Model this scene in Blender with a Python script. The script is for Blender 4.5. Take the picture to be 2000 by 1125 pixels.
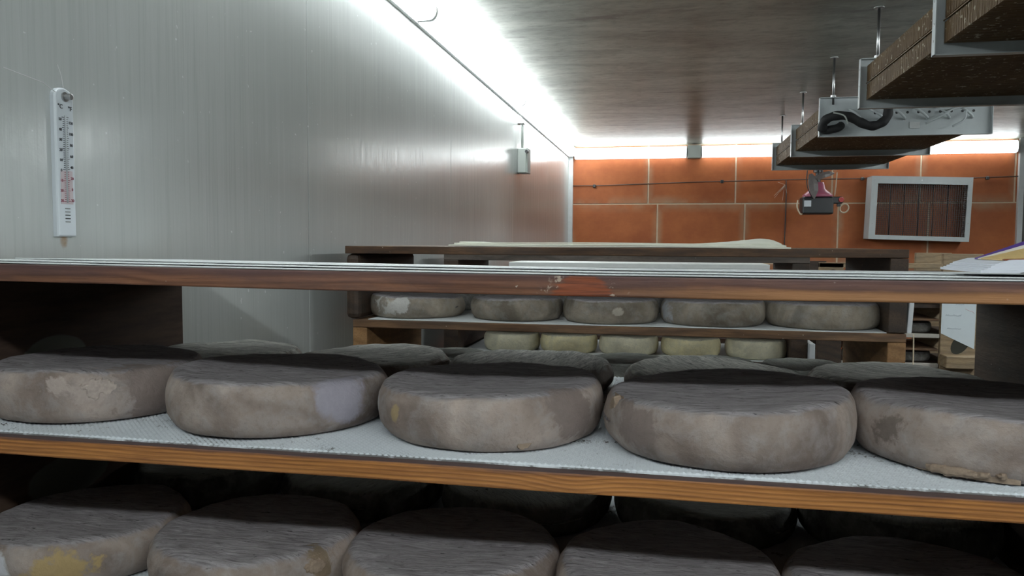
import bpy, bmesh, math, random
from mathutils import Vector, Matrix, noise
import numpy as np

random.seed(7)
for o in list(bpy.data.objects): bpy.data.objects.remove(o)
S = bpy.context.scene
COL = S.collection
EZ = 1.45            # eye height above the floor; most heights below are given relative to the eye

# ------------------------------------------------------------------ camera
cam_d = bpy.data.cameras.new('camera'); cam = bpy.data.objects.new('camera', cam_d); COL.objects.link(cam)
cam_d.sensor_width = 36; cam_d.lens = 1515/2000*36; cam_d.clip_start = 0.02
rx = Vector((0.98037663, 0.19705193, 0.00567424)); rd = Vector((0.01701065, -0.05588522, -0.99829228)); fw = Vector((-0.19639832, 0.97879895, -0.05814055))
cam.matrix_world = Matrix(((rx.x, -rd.x, -fw.x, 0), (rx.y, -rd.y, -fw.y, 0), (rx.z, -rd.z, -fw.z, EZ), (0, 0, 0, 1)))
S.camera = cam

# ------------------------------------------------------------------ world, exposure, lamp strength
w = bpy.data.worlds.new('world'); S.world = w; w.use_nodes = True
w.node_tree.nodes['Background'].inputs[0].default_value = (0.6, 0.7, 0.8, 1)
w.node_tree.nodes['Background'].inputs[1].default_value = 0.02
S.view_settings.view_transform = 'Standard'; S.view_settings.look = 'None'
S.view_settings.gamma = 1; S.view_settings.use_curve_mapping = False
S.view_settings.exposure = -0.17
TUBE = {'left': 22.0, 'back': 7.0, 'right': 44.0, 'front': 34.0}
TUBE_COL = (0.91, 0.98, 1.0, 1)

# room extents
XL, XR, YF, YB, ZC = -0.81, 2.56, -0.52, 6.40, 0.79

# ------------------------------------------------------------------ object helpers
def meshobj(name, me, mat=None, parent=None, loc=(0, 0, 0), rot=(0, 0, 0)):
    o = bpy.data.objects.new(name, me); COL.objects.link(o)
    if mat is not None and not me.materials: me.materials.append(mat)
    if parent is not None: o.parent = parent
    o.location = loc; o.rotation_euler = rot
    return o
def bm_obj(name, bm, mat=None, parent=None, loc=(0, 0, 0), rot=(0, 0, 0), smooth=False):
    me = bpy.data.meshes.new(name)
    bmesh.ops.recalc_face_normals(bm, faces=bm.faces)
    bm.to_mesh(me); bm.free()
    if smooth: me.shade_smooth()
    return meshobj(name, me, mat, parent, loc, rot)
def thing(name, label, cat, loc, group=None, rot=(0, 0, 0)):
    o = bpy.data.objects.new(name, None); COL.objects.link(o)
    o.empty_display_size = .05
    o.location = (loc[0], loc[1], loc[2]+EZ); o.rotation_euler = rot
    o['label'] = label; o['category'] = cat
    if group: o['group'] = group
    return o
def tag(o, label, cat, group=None):
    o['label'] = label; o['category'] = cat
    if group: o['group'] = group
    return o
def struct(o): o['kind'] = 'structure'; return o

def box(bm, x0, x1, y0, y1, z0, z1, bev=0, seg=1):
    r = bmesh.ops.create_cube(bm, size=1)
    for v in r['verts']:
        v.co = Vector(((x0+x1)/2+v.co.x*(x1-x0), (y0+y1)/2+v.co.y*(y1-y0), (z0+z1)/2+v.co.z*(z1-z0)))
    if bev:
        es = list({e for v in r['verts'] for e in v.link_edges})
        bmesh.ops.bevel(bm, geom=es, offset=bev, segments=seg, affect='EDGES', profile=.5)
def tube(bm, pts, rad, n=10, cap=True, closed=False):
    pts = [Vector(p) for p in pts]; rings = []
    L = len(pts); up = None
    for i, p in enumerate(pts):
        if closed: t = pts[(i+1) % L]-pts[i-1]
        else: t = pts[min(i+1, L-1)]-pts[max(i-1, 0)]
        t.normalize()
        if up is None: up = Vector((0, 0, 1)) if abs(t.z) < .9 else Vector((1, 0, 0))
        a = up-t*up.dot(t); a.normalize(); up = a; b = t.cross(a)
        r = rad[i] if isinstance(rad, (list, tuple)) else rad
        rings.append([bm.verts.new(p+(a*math.cos(k*2*math.pi/n)+b*math.sin(k*2*math.pi/n))*r) for k in range(n)])
    m = L if closed else L-1
    for i in range(m):
        A, B = rings[i], rings[(i+1) % L]
        for k in range(n): bm.faces.new((A[k], A[(k+1) % n], B[(k+1) % n], B[k]))
    if cap and not closed:
        bm.faces.new(rings[0]); bm.faces.new(rings[-1])
def spline(pts, n=8):
    pts = [Vector(p) for p in pts]; out = []
    P = [pts[0]*2-pts[1]]+pts+[pts[-1]*2-pts[-2]]
    for i in range(1, len(P)-2):
        for k in range(n):
            t = k/n
            out.append(.5*((2*P[i])+(P[i+1]-P[i-1])*t+(2*P[i-1]-5*P[i]+4*P[i+1]-P[i+2])*t*t+(-P[i-1]+3*P[i]-3*P[i+1]+P[i+2])*t**3))
    out.append(pts[-1]); return out
def lathe(bm, prof, n=32, axis='Z', org=(0, 0, 0)):
    rings = []
    for r, h in prof:
        ring = []
        for k in range(n):
            a = k*2*math.pi/n; c, s = r*math.cos(a), r*math.sin(a)
            v = {'Z': (c, s, h), 'X': (h, c, s), 'Y': (c, h, s)}[axis]
            ring.append(bm.verts.new(Vector(v)+Vector(org)))
        rings.append(ring)
    for A, B in zip(rings, rings[1:]):
        for k in range(n): bm.faces.new((A[k], A[(k+1) % n], B[(k+1) % n], B[k]))
    bm.faces.new(rings[0]); bm.faces.new(rings[-1])

# ------------------------------------------------------------------ material helpers
class NT:
    def __init__(s, name, rough=.6, spec=.5):
        s.m = bpy.data.materials.new(name); s.m.use_nodes = True; s.t = s.m.node_tree
        s.b = s.t.nodes['Principled BSDF']; s.b.inputs['Roughness'].default_value = rough
        s.b.inputs['Specular IOR Level'].default_value = spec
        s.tc = s.t.nodes.new('ShaderNodeTexCoord')
        oi = s.t.nodes.new('ShaderNodeObjectInfo'); s.rand = oi.outputs['Random']
    def n(s, typ, **kw):
        x = s.t.nodes.new('ShaderNode'+typ)
        for k, v in kw.items(): setattr(x, k, v)
        return x
    def l(s, a, b): s.t.links.new(a, b)
    def setin(s, inp, v):
        if hasattr(v, 'is_output') or isinstance(v, bpy.types.NodeSocket): s.l(v, inp)
        else: inp.default_value = v
    def coords(s, scale=(1, 1, 1), jitter=True, src=None, loc=(0, 0, 0), rot=(0, 0, 0)):
        src = src or s.tc.outputs['Object']
        if jitter:
            mu = s.n('Math', operation='MULTIPLY'); s.l(s.rand, mu.inputs[0]); mu.inputs[1].default_value = 13.7
            ad = s.n('VectorMath', operation='ADD'); s.l(src, ad.inputs[0]); s.l(mu.outputs[0], ad.inputs[1]); src = ad.outputs[0]
        mp = s.n('Mapping'); mp.inputs['Scale'].default_value = scale; mp.inputs['Location'].default_value = loc; mp.inputs['Rotation'].default_value = rot
        s.l(src, mp.inputs[0]); return mp.outputs[0]
    def noise(s, co, scale=5, detail=4, rough=.6, dist=0):
        x = s.n('TexNoise'); s.l(co, x.inputs['Vector']); x.inputs['Scale'].default_value = scale
        x.inputs['Detail'].default_value = detail; x.inputs['Roughness'].default_value = rough; x.inputs['Distortion'].default_value = dist
        return x.outputs['Fac']
    def ramp(s, fac, stops, interp='LINEAR'):
        x = s.n('ValToRGB'); s.l(fac, x.inputs[0]); r = x.color_ramp; r.interpolation = interp
        while len(r.elements) < len(stops): r.elements.new(.5)
        for e, (p, c) in zip(r.elements, stops):
            e.position = p; e.color = (c if isinstance(c, (tuple, list)) else (c, c, c))+((1,) if (not isinstance(c, (tuple, list)) or len(c) == 3) else ())
        return x.outputs[0]
    def mix(s, fac, a, b, blend='MIX'):
        x = s.n('Mix', data_type='RGBA', blend_type=blend)
        s.setin(x.inputs[0], fac)
        for i, v in ((6, a), (7, b)):
            if isinstance(v, (tuple, list)): v = tuple(v)+(1,) if len(v) == 3 else v
            s.setin(x.inputs[i], v)
        return x.outputs[2]
    def math(s, op, a, b=0.0, c=0.0, clamp=False):
        x = s.n('Math', operation=op, use_clamp=clamp); s.setin(x.inputs[0], a); s.setin(x.inputs[1], b); s.setin(x.inputs[2], c); return x.outputs[0]
    def sep(s, v):
        x = s.n('SeparateXYZ'); s.l(v, x.inputs[0]); return x.outputs
    def bump(s, h, strength=.5, dist=.002, prev=None):
        x = s.n('Bump'); s.l(h, x.inputs['Height']); x.inputs['Strength'].default_value = strength; x.inputs['Distance'].default_value = dist
        if prev is not None: s.l(prev, x.inputs['Normal'])
        s.l(x.outputs[0], s.b.inputs['Normal']); return x.outputs[0]
    def color(s, c): s.setin(s.b.inputs['Base Color'], tuple(c)+(1,) if isinstance(c, (tuple, list)) and len(c) == 3 else c)
    def roughness(s, v): s.setin(s.b.inputs['Roughness'], v)
    def metal(s, v): s.b.inputs['Metallic'].default_value = v

def plain(name, c, rough=.5, metal=0, var=.12, scale=30):
    m = NT(name, rough); co = m.coords()
    f = m.noise(co, scale, 4)
    m.color(m.mix(f, tuple(x*(1-var) for x in c), tuple(min(1, x*(1+var)) for x in c))); m.metal(metal)
    return m.m

def wood(name, dark, mid, light, grain=260, stretch=1.6, dirt=(.05, .035, .03), dirt_amt=.45, axis='X', streak=.5, rough=.65, speck=True, knot=None, top=None, stain=None, redpatch=None, low=None):
    m = NT(name, rough)
    sc = {'X': (stretch, 14, 14), 'Y': (14, stretch, 14), 'Z': (14, 14, stretch)}[axis]
    co = m.coords(sc)
    big = m.noise(co, 1.0, 3, .5)
    fine = m.noise(co, 20, 6, .7, .3)
    # growth rings: bands across the board, wavering along it
    xyz = m.sep(m.tc.outputs['Object'])
    k = {'X': (2, 1), 'Y': (2, 0), 'Z': (0, 1)}[axis]
    warp = m.noise(m.coords({'X': (2.2, 1, 1), 'Y': (1, 2.2, 1), 'Z': (1, 1, 2.2)}[axis]), 2.2, 2, .5)
    base = m.math('ADD', m.math('MULTIPLY', xyz[k[0]], grain), m.math('MULTIPLY', xyz[k[1]], grain*.25))
    if knot:
        kx, kz, kr, ka = knot
        d = m.math('DIVIDE', m.math('SUBTRACT', xyz[0], kx), kr)
        g = m.math('POWER', 2.718, m.math('MULTIPLY', m.math('MULTIPLY', d, d), -1.0))
        base = m.math('ADD', base, m.math('MULTIPLY', g, ka))
    ph = m.math('ADD', base, m.math('MULTIPLY', warp, 16))
    ring = m.math('MULTIPLY_ADD', m.math('SINE', ph), .5, .5)
    col = m.mix(m.ramp(big, [(.3, 0.0), (.7, 1.0)]), mid, light)
    col = m.mix(m.math('MULTIPLY', m.math('POWER', ring, 2.5), streak), col, dark)
    col = m.mix(m.math('MULTIPLY', m.ramp(fine, [(.44, 0.0), (.66, 1.0)]), .55), col, dark)
    dn = m.noise(m.coords((3, 9, 9)), 2.2, 5, .65)
    col = m.mix(m.math('MULTIPLY', m.ramp(dn, [(.42, 0.0), (.68, 1.0)]), dirt_amt), col, dirt)
    if speck:
        sp = m.noise(m.coords((1, 1, 1)), 130, 2, .5)
        col = m.mix(m.math('MULTIPLY', m.ramp(sp, [(.765, 0.0), (.79, 1.0)]), .7), col, (.55, .48, .40))
    if low:        # bare sapwood along the lower edge, towards the right end
        e = m.math('MULTIPLY_ADD', m.math('ADD', xyz[2], m.math('MULTIPLY', m.math('SUBTRACT', dn, .5), .01)), -140.0, .5)
        e = m.math('MULTIPLY', m.ramp(e, [(.3, 0.0), (.9, 1.0)]), m.ramp(m.math('ADD', xyz[0], .0), [(.12, .0), (.30, .7)]))
        col = m.mix(e, col, low)
    if stain:      # mould-darkened band along the upper edge of the front face: (colour, height, width, strength)
        e = m.math('ADD', xyz[2], m.math('MULTIPLY', m.math('SUBTRACT', dn, .5), .012))
        col = m.mix(m.math('MULTIPLY', m.ramp(m.math('MULTIPLY_ADD', e, 1.0/stain[2], .5-stain[1]/stain[2]), [(0.0, 0.0), (1.0, 1.0)]), stain[3]), col, stain[0])
    if redpatch:   # bare knot: (x, half width)
        d = m.math('ABSOLUTE', m.math('DIVIDE', m.math('SUBTRACT', xyz[0], redpatch[0]), redpatch[1]))
        d = m.math('ADD', d, m.math('MULTIPLY', m.math('SUBTRACT', fine, .5), 1.3))
        d = m.math('ADD', d, m.math('MULTIPLY', m.math('ADD', xyz[2], .002), 38.0))
        col = m.mix(m.ramp(m.math('MULTIPLY', d, .5), [(.42, .9), (.52, 0.0)]), col, m.mix(m.ramp(fine, [(.4, 0.0), (.6, 1.0)]), (.30, .075, .025), (.07, .018, .010)))
        col = m.mix(m.math('MULTIPLY', m.ramp(m.math('MULTIPLY', d, .5), [(.42, 0.0), (.52, 1.0)]), m.math('MULTIPLY', m.ramp(m.math('MULTIPLY', d, .5), [(.6, 1.0), (.85, 0.0)]), m.ramp(m.noise(m.coords(), 190, 3), [(.58, 0.0), (.66, .9)]))), col, (.50, .40, .32))
    if top:
        nz = m.sep(m.tc.outputs['Normal'])[2]
        col = m.mix(m.ramp(nz, [(.5, 0.0), (.8, .9)]), col, m.mix(fine, top, tuple(x*.6 for x in top)))
    m.color(col); m.bump(m.math('ADD', fine, m.math('MULTIPLY', ring, .3)), .5, .001)
    return m.m

def rind(name, side_a, side_b, top_a, top_b, powder=(.40, .38, .38), patches=(), mottle=1.0):
    m = NT(name, .85, .25)
    co = m.coords()
    nz = m.sep(m.tc.outputs['Normal'])[2]
    n1 = m.noise(co, 13, 4, .55, .6); n2 = m.noise(co, 46, 5, .65, .3); n3 = m.noise(co, 160, 4, .7)
    blot = m.noise(co, 9, 3, .55, .8)
    side = m.mix(m.ramp(n1, [(.34, 0.0), (.64, 1.0)]), tuple(x*.85 for x in side_a), side_b)
    side = m.mix(m.math('MULTIPLY', m.ramp(blot, [(.46, 0.0), (.66, 1.0)]), .75*mottle), side, tuple(x*.45 for x in side_a))
    side = m.mix(m.math('MULTIPLY', m.ramp(n2, [(.46, 0.0), (.70, 1.0)]), .42), side, powder)
    side = m.mix(m.math('MULTIPLY', m.ramp(n3, [(.5, 0.0), (.75, 1.0)]), .32), side, tuple(x*.5 for x in side_a))
    fib = m.noise(m.coords((9, 60, 30), rot=(0, 0, .12)), 2.6, 5, .7, 1.6)
    top = m.mix(m.ramp(fib, [(.36, 0.0), (.66, 1.0)]), top_a, top_b)
    top = m.mix(m.math('MULTIPLY', m.ramp(n2, [(.48, 0.0), (.7, 1.0)]), .35), top, powder)
    pit = m.ramp(m.noise(m.coords((30, 70, 40)), 2.5, 3, .6), [(.28, 1.0), (.36, 0.0)])
    top = m.mix(m.math('MULTIPLY', pit, .8), top, (.012, .011, .010))
    nzz = m.math('ADD', nz, m.math('MULTIPLY', m.math('SUBTRACT', n2, .5), .5))
    col = m.mix(m.ramp(nzz, [(.62, 0.0), (.86, 1.0)]), side, top)
    for (px, py, pz, rx_, rz_, c, soft) in patches:
        d = m.n('VectorMath', operation='SUBTRACT'); m.l(m.tc.outputs['Object'], d.inputs[0]); d.inputs[1].default_value = (px, py, pz)
        dv = m.n('VectorMath', operation='DIVIDE'); m.l(d.outputs[0], dv.inputs[0]); dv.inputs[1].default_value = (rx_, rx_*1.3, rz_)
        ln = m.n('VectorMath', operation='LENGTH'); m.l(dv.outputs[0], ln.inputs[0])
        q = m.math('ADD', ln.outputs['Value'], m.math('ADD', m.math('MULTIPLY', m.math('SUBTRACT', n2, .5), 4.0*soft), m.math('MULTIPLY', m.math('SUBTRACT', n1, .5), 4.5*soft)))
        col = m.mix(m.ramp(q, [(.6, 1.0 if soft < .4 else .85), (.68+.5*soft, 0.0)]), col, m.mix(n3, c, tuple(x*.75 for x in c)))
    m.color(col)
    h = m.math('ADD', m.math('MULTIPLY', n2, .6), m.math('MULTIPLY', n3, .25))
    h = m.math('ADD', h, m.math('MULTIPLY', m.math('MULTIPLY', fib, m.ramp(nz, [(.5, 0.0), (.9, 1.0)])), 1.0))
    m.bump(h, .9, .0034)
    return m.m

# ------------------------------------------------------------------ materials of the room
def mat_panel():
    m = NT('insulated_panel', .3, .8)
    co = m.coords((1, 1, 1), jitter=False)
    st = m.noise(m.coords((1, 16, .55), jitter=False), 4.5, 5, .65)            # runs of condensation
    st2 = m.noise(m.coords((1, 55, 1.1), jitter=False), 3.0, 4, .6)
    cl = m.noise(co, 1.1, 3, .5)
    col = m.mix(m.ramp(cl, [(.3, 0.0), (.7, 1.0)]), (.42, .44, .43), (.50, .515, .505))
    col = m.mix(m.math('MULTIPLY', m.ramp(st2, [(.48, 0.0), (.66, 1.0)]), m.math('MULTIPLY', m.ramp(cl, [(.35, .1), (.65, 1.0)]), .30)), col, (.26, .28, .265))
    col = m.mix(m.math('MULTIPLY', m.ramp(st, [(.5, 0.0), (.7, 1.0)]), .22), col, (.56, .58, .58))
    sp = m.noise(co, 75, 2, .5)
    col = m.mix(m.math('MULTIPLY', m.ramp(sp, [(.735, 0.0), (.76, 1.0)]), .7), col, (.7, .72, .72))
    # rust run under the thermometer
    xyz = m.sep(m.tc.outputs['Object'])
    dy = m.math('DIVIDE', m.math('SUBTRACT', xyz[1], .921), .010); dz = m.math('DIVIDE', m.math('SUBTRACT', xyz[2], .002+EZ), .018)
    q = m.math('ADD', m.math('MULTIPLY', dy, dy), m.math('MULTIPLY', dz, dz))
    q = m.math('ADD', q, m.math('MULTIPLY', m.noise(co, 160, 3, .6), .6))
    col = m.mix(m.ramp(q, [(.3, .75), (1.0, 0.0)]), col, (.30, .17, .06))
    m.color(col)
    m.roughness(m.math('MULTIPLY_ADD', st, .20, .11))
    m.bump(m.math('ADD', m.math('MULTIPLY', st2, .22), m.math('MULTIPLY', m.noise(co, 35, 3, .6), .5)), .14, .004)
    return m.m
M_PANEL = mat_panel()
def mat_ceiling():
    m = NT('ceiling_paint', .34, .55)
    co = m.coords(jitter=False)
    a = m.noise(m.coords((1.2, 3.0, 1), jitter=False), 2.2, 6, .68, .5)
    b = m.noise(m.coords((6, 10, 1), jitter=False), 3.5, 6, .72)
    col = m.mix(m.ramp(a, [(.38, 0.0), (.62, 1.0)]), (.21, .218, .185), (.37, .39, .335))
    col = m.mix(m.math('MULTIPLY', m.ramp(b, [(.5, 0.0), (.72, 1.0)]), .42), col, (.085, .078, .068))
    c = m.noise(m.coords((1, 3.2, 1), jitter=False, loc=(3, 1, 0)), 3.1, 3, .55)
    col = m.mix(m.math('MULTIPLY', m.ramp(c, [(.60, 0.0), (.70, 1.0)]), .55), col, (.055, .042, .035))
    sp = m.noise(co, 55, 2, .5)
    col = m.mix(m.math('MULTIPLY', m.ramp(sp, [(.73, 0.0), (.755, 1.0)]), .75), col, (.5, .5, .48))
    m.color(col)
    m.roughness(m.math('MULTIPLY_ADD', b, .25, .24))
    m.bump(m.math('ADD', b, m.noise(co, 45, 3, .6)), .16, .003)
    return m.m
M_CEIL = mat_ceiling()
def mat_block():
    m = NT('terracotta_block', .62, .4)
    n1 = m.noise(m.coords(), 5, 5, .65); n2 = m.noise(m.coords((2, 2, 9)), 7, 4, .65)
    col = m.mix(m.ramp(n1, [(.3, 0.0), (.7, 1.0)]), (.34, .088, .024), (.48, .145, .042))
    col = m.mix(m.math('MULTIPLY', n2, .35), col, (.22, .062, .026))
    # pale bloom along the edges of every block
    g = m.tc.outputs['Generated']; s = m.sep(g)
    def edge(v, wd): return m.ramp(m.math('SUBTRACT', .5, m.math('ABSOLUTE', m.math('SUBTRACT', v, .5))), [(0.0, 1.0), (wd, 0.0)])
    e = m.math('MAXIMUM', edge(s[0], .07), edge(s[2], .16))
    e = m.math('MULTIPLY', e, m.ramp(m.noise(m.coords(), 3.2, 4, .6), [(.42, 0.05), (.7, .75)]))
    col = m.mix(e, col, (.40, .29, .19))
    m.color(col); m.bump(n1, .25, .003); return m.m
M_BLOCK = mat_block()
M_MORTAR = plain('pale_mortar', (.62, .50, .36), .8, var=.2)
M_FLOOR = plain('wet_concrete', (.06, .056, .052), .45, var=.25, scale=6)
M_TRIM = plain('white_pvc', (.62, .64, .64), .4)
M_WHITE = plain('white_enamel', (.50, .54, .55), .35, var=.08)
M_BLACK = plain('black_foam', (.012, .012, .013), .7, var=.3)
M_DARK = plain('black_plastic', (.018, .02, .022), .35)
M_STEEL = plain('zinc_steel', (.42, .42, .42), .35, 1.0)
M_GREYPL = plain('grey_plastic', (.40, .43, .40), .5, var=.05)
def emit(name, strength):
    m = bpy.data.materials.new(name); m.use_nodes = True; b = m.node_tree.nodes['Principled BSDF']
    b.inputs['Base Color'].default_value = (.9, .9, .9, 1); b.inputs['Emission Color'].default_value = TUBE_COL; b.inputs['Emission Strength'].default_value = strength
    return m

# ------------------------------------------------------------------ room shell
def slab(name, x0, x1, y0, y1, z0, z1, mat):
    bm = bmesh.new(); box(bm, x0, x1, y0, y1, z0+EZ, z1+EZ)
    return struct(bm_obj(name, bm, mat))
slab('floor', XL-.12, XR+.12, YF-.12, YB+.12, -EZ-.1, -EZ, M_FLOOR)
slab('ceiling', XL-.12, XR+.12, YF-.12, YB+.12, ZC, ZC+.1, M_CEIL)
M_PLASTER = plain('grey_plaster', (.10, .10, .095), .7, var=.15, scale=5)
slab('wall_front', XL, XR, YF-.1, YF, -EZ, ZC, M_PLASTER)
slab('wall_right', XR, XR+.1, YF-.1, YB+.1, -EZ, ZC, M_PLASTER)
wl = slab('wall_left', XL-.1, XL-.006, YF-.1, YB+.1, -EZ, ZC, plain('panel_joint', (.58, .60, .60), .6))
ys = [YF]+[.47, 1.66, 2.85, 4.04, 5.23]+[YB]
for a, b in zip(ys, ys[1:]):
    bm = bmesh.new(); box(bm, XL-.0062, XL, a+.0012, b-.0012, -EZ+EZ, ZC+EZ, .001)
    bm_obj('panel', bm, M_PANEL, wl)
wb = slab('wall_back', XL, XR, YB+.004, YB+.1, -EZ, ZC, M_MORTAR)
rows = [(.32, .79, [-1.0, -.165, .515, 1.235, 1.865, 2.51, 3.0]), (-.15, .32, [-1.4, -.795, -.09, .59, 1.285, 1.93, 2.6]),
        (-.62, -.15, [-1.0, -.165, .515, 1.235, 1.865, 2.51, 3.0]), (-1.09, -.62, [-1.4, -.795, -.09, .59, 1.285, 1.93, 2.6]), (-1.45, -1.09, [-1.0, -.165, .515, 1.235, 1.865, 2.51, 3.0])]
for z0, z1, xs in rows:
    for a, b in zip(xs, xs[1:]):
        a = max(a, XL); b = min(b, XR)
        if b-a < .03: continue
        bm = bmesh.new(); cx_, cz_ = (a+b)/2, (z0+z1)/2
        box(bm, a-cx_+.006, b-cx_-.006, -.004, .0, z0-cz_+.005, z1-cz_-.005, .0015)
        bm_obj('block', bm, M_BLOCK, wb, (cx_, YB+.004, cz_+EZ))
slab('trim_1', XL, XL+.035, YB-.03, YB, -EZ, ZC, M_TRIM)
slab('trim_2', XR-.035, XR, YB-.03, YB, -EZ, ZC, M_TRIM)

# ------------------------------------------------------------------ strip lights
def strip_light(name_label, p0, p1, inward, key, group, z=.735, hv=.024):
    """p0,p1: ends on the wall line; inward: unit vector into the room."""
    p0, p1, inward = Vector(p0), Vector(p1), Vector(inward)
    L = (p1-p0).length; d = (p1-p0).normalized()
    t = thing('strip_light', name_label, 'lamp', (p0.x, p0.y, z), group)
    def sect(pr, y0, y1):
        bm = bmesh.new(); A = []; B = []
        for (h, v) in pr:
            A.append(bm.verts.new(d*y0+inward*h+Vector((0, 0, v)))); B.append(bm.verts.new(d*y1+inward*h+Vector((0, 0, v))))
        n = len(pr)
        for i in range(n): bm.faces.new((A[i], A[(i+1) % n], B[(i+1) % n], B[i]))
        bm.faces.new(A); bm.faces.new(B[::-1]); return bm
    bm_obj('housing', sect([(0, -.036), (.013, -.036), (.013, .036), (0, .036)], 0, L), M_TRIM, t)
    arc = [(.015, -hv)]+[(.050+.026*math.cos(a), hv*math.sin(a)) for a in [math.radians(x) for x in range(-75, 76, 15)]]+[(.015, hv)]
    bm_obj('diffuser', sect(arc, .006, L-.006), MATS_E[key], t, smooth=False)
    arc2 = [(.014, -hv-.001)]+[(.050+.0265*math.cos(a), (hv+.001)*math.sin(a)) for a in [math.radians(x) for x in range(-75, 76, 15)]]+[(.014, hv+.001)]
    for y0, y1 in ((.001, .006), (L-.006, L-.001)): bm_obj('end_cap', sect(arc2, y0, y1), M_TRIM, t)
    return t
MATS_E = {k: emit('glowing_tube_'+k, v) for k, v in TUBE.items()}
yl = [.85, 2.42, 3.99, 5.56, 6.33]
for i, (a, b) in enumerate(zip(yl, yl[1:])):
    words = ['above the first wall joint', 'running past the wire tie', 'above the grey junction box', 'short one at the far corner'][i]
    strip_light('glowing strip light under the ceiling on the left wall, '+words, (XL, a+.004, 0), (XL, b-.004, 0), (1, 0, 0), 'left', 'strip lights along the left wall', .736, .030)
xb = [(-.76, .135), (.245, 1.14), (1.25, 2.5)]
for i, (a, b) in enumerate(xb):
    words = ['from the left corner to the gap', 'right of the gap, up to the coils', 'behind the coils at the right'][i]
    strip_light('glowing strip light above the orange block wall, '+words, (b, YB, 0), (a, YB, 0), (0, -1, 0), 'back', 'strip lights on the block wall', .728, .044)
for i, (a, b) in enumerate([(.6, 2.17), (2.17, 3.74), (3.74, 5.31)]):
    strip_light('strip light high on the right wall, '+['nearest', 'middle', 'farthest'][i]+' of the three', (XR, b-.004, 0), (XR, a+.004, 0), (-1, 0, 0), 'right', 'strip lights on the right wall')
for i, (a, b) in enumerate([(-.70, .87), (.87, 2.44)]):
    strip_light('strip light behind the photographer, '+['left', 'right'][i]+' one', (a, YF, 0), (b, YF, 0), (0, 1, 0), 'front', 'strip lights behind the photographer', .70)
bm = bmesh.new(); box(bm, -.053, .053, -.07, 0, -.045, .055, .004)
tag(bm_obj('connector_block', bm, M_GREYPL, None, (.19, YB, .722+EZ)), 'grey connector block between two strip lights on the orange wall', 'connector')

# cable clipped under the ceiling along the left wall
bm = bmesh.new()
pts = [(XL+.012+.003*math.sin(y*9), y, .779+.003*math.sin(y*5.3)) for y in np.arange(-.4, 5.2, .08)]
t = thing('cable', 'dark thin cable running under the ceiling over the left strip lights', 'cable', (0, 0, 0))
tube(bm, pts, .0009, 6); bm_obj('wire', bm, M_GREYPL, t, smooth=True)
for yy in (2.86, 3.75):
    bm = bmesh.new()
    for k in range(5):
        a = k*1.25+.3; L = .008 if yy < 3 else .005
        tube(bm, [(0, 0, 0), (.006+L*.3*abs(math.cos(a)), L*math.sin(a), -.3*L+.2*L*math.cos(a*2))], .0008, 5)
    bm_obj('tie', bm, M_DARK, t, (XL+.014, yy, .778))

# ------------------------------------------------------------------ left wall fittings
t = thing('thermometer', 'white plastic wall thermometer with °C and °F scales', 'thermometer', (XL, .9195, .005))
M_THERM = plain('thermometer_plastic', (.58, .62, .66), .35, var=.04)
M_INK = plain('scale_ink', (.03, .03, .035), .6); M_RED = plain('red_ink', (.22, .035, .06), .6); M_PINK = plain('pink_zone', (.52, .44, .46), .5)
M_GLASSY = plain('glass_tube', (.36, .39, .40), .35)
bm = bmesh.new(); prof = []
W, H = .0165, .2
prof = [(-W, 0), (W, 0), (W, H-.012)]+[(W*math.cos(a), H-.012+.012*math.sin(a)) for a in [math.radians(x) for x in range(15, 180, 15)]]+[(-W, H-.012)]
lay = []
for x, ins in ((0, 0), (.0055, 0), (.0076, .0012), (.0081, .0024)):
    lay.append([bm.verts.new((x, p[0]*(1-ins/W), .1+(p[1]-.1)*(1-ins/.1))) for p in prof])
for A, B in zip(lay, lay[1:]):
    for k in range(len(A)): bm.faces.new((A[k], A[(k+1) % len(A)], B[(k+1) % len(A)], B[k]))
bm.faces.new(lay[0]); bm.faces.new(lay[-1])
bm_obj('body', bm, M_THERM, t)
FX = .0082
bm = bmesh.new(); lathe(bm, [(.0065, .0080), (.0065, .0098), (.0035, .0102), (.0035, .0150), (.0042, .0155), (.0042, .0185), (.003, .0190)], 16, 'X', (0, .0005, .188))
bm_obj('screw', bm, M_STEEL, t, smooth=False)
def flat(bm, y0, y1, z0, z1, x0=FX, x1=FX+.0004): box(bm, x0, x1, y0, y1, z0, z1)
bm = bmesh.new(); flat(bm, -.0105, .0105, .044, .089); bm_obj('cold_zone', bm, M_PINK, t)
bm = bmesh.new(); tube(bm, [(FX+.0006, 0, .046), (FX+.0006, 0, .163)], .0012, 8); bm_obj('glass_tube', bm, M_GLASSY, t, smooth=True)
bm = bmesh.new()
for k in range(41):
    z = .048+k*.0028; L = .0040 if k % 5 == 0 else .0024
    if z > .088: flat(bm, -.0018-L, -.0018, z, z+.0007, FX, FX+.0005)
    z2 = .048+k*.0028+.0008
    if z2 > .088: flat(bm, .0018, .0018+L, z2, z2+.0007, FX, FX+.0005)
bm_obj('scale_marks', bm, M_INK, t)
bm = bmesh.new()
for k in range(15):
    z = .047+k*.0028; L = .0040 if k % 5 == 0 else .0024
    flat(bm, -.0018-L, -.0018, z, z+.0007, FX+.0003, FX+.0007); flat(bm, .0018, .0018+L, z+.0008, z+.0015, FX+.0003, FX+.0007)
bm_obj('cold_marks', bm, M_RED, t)
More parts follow.
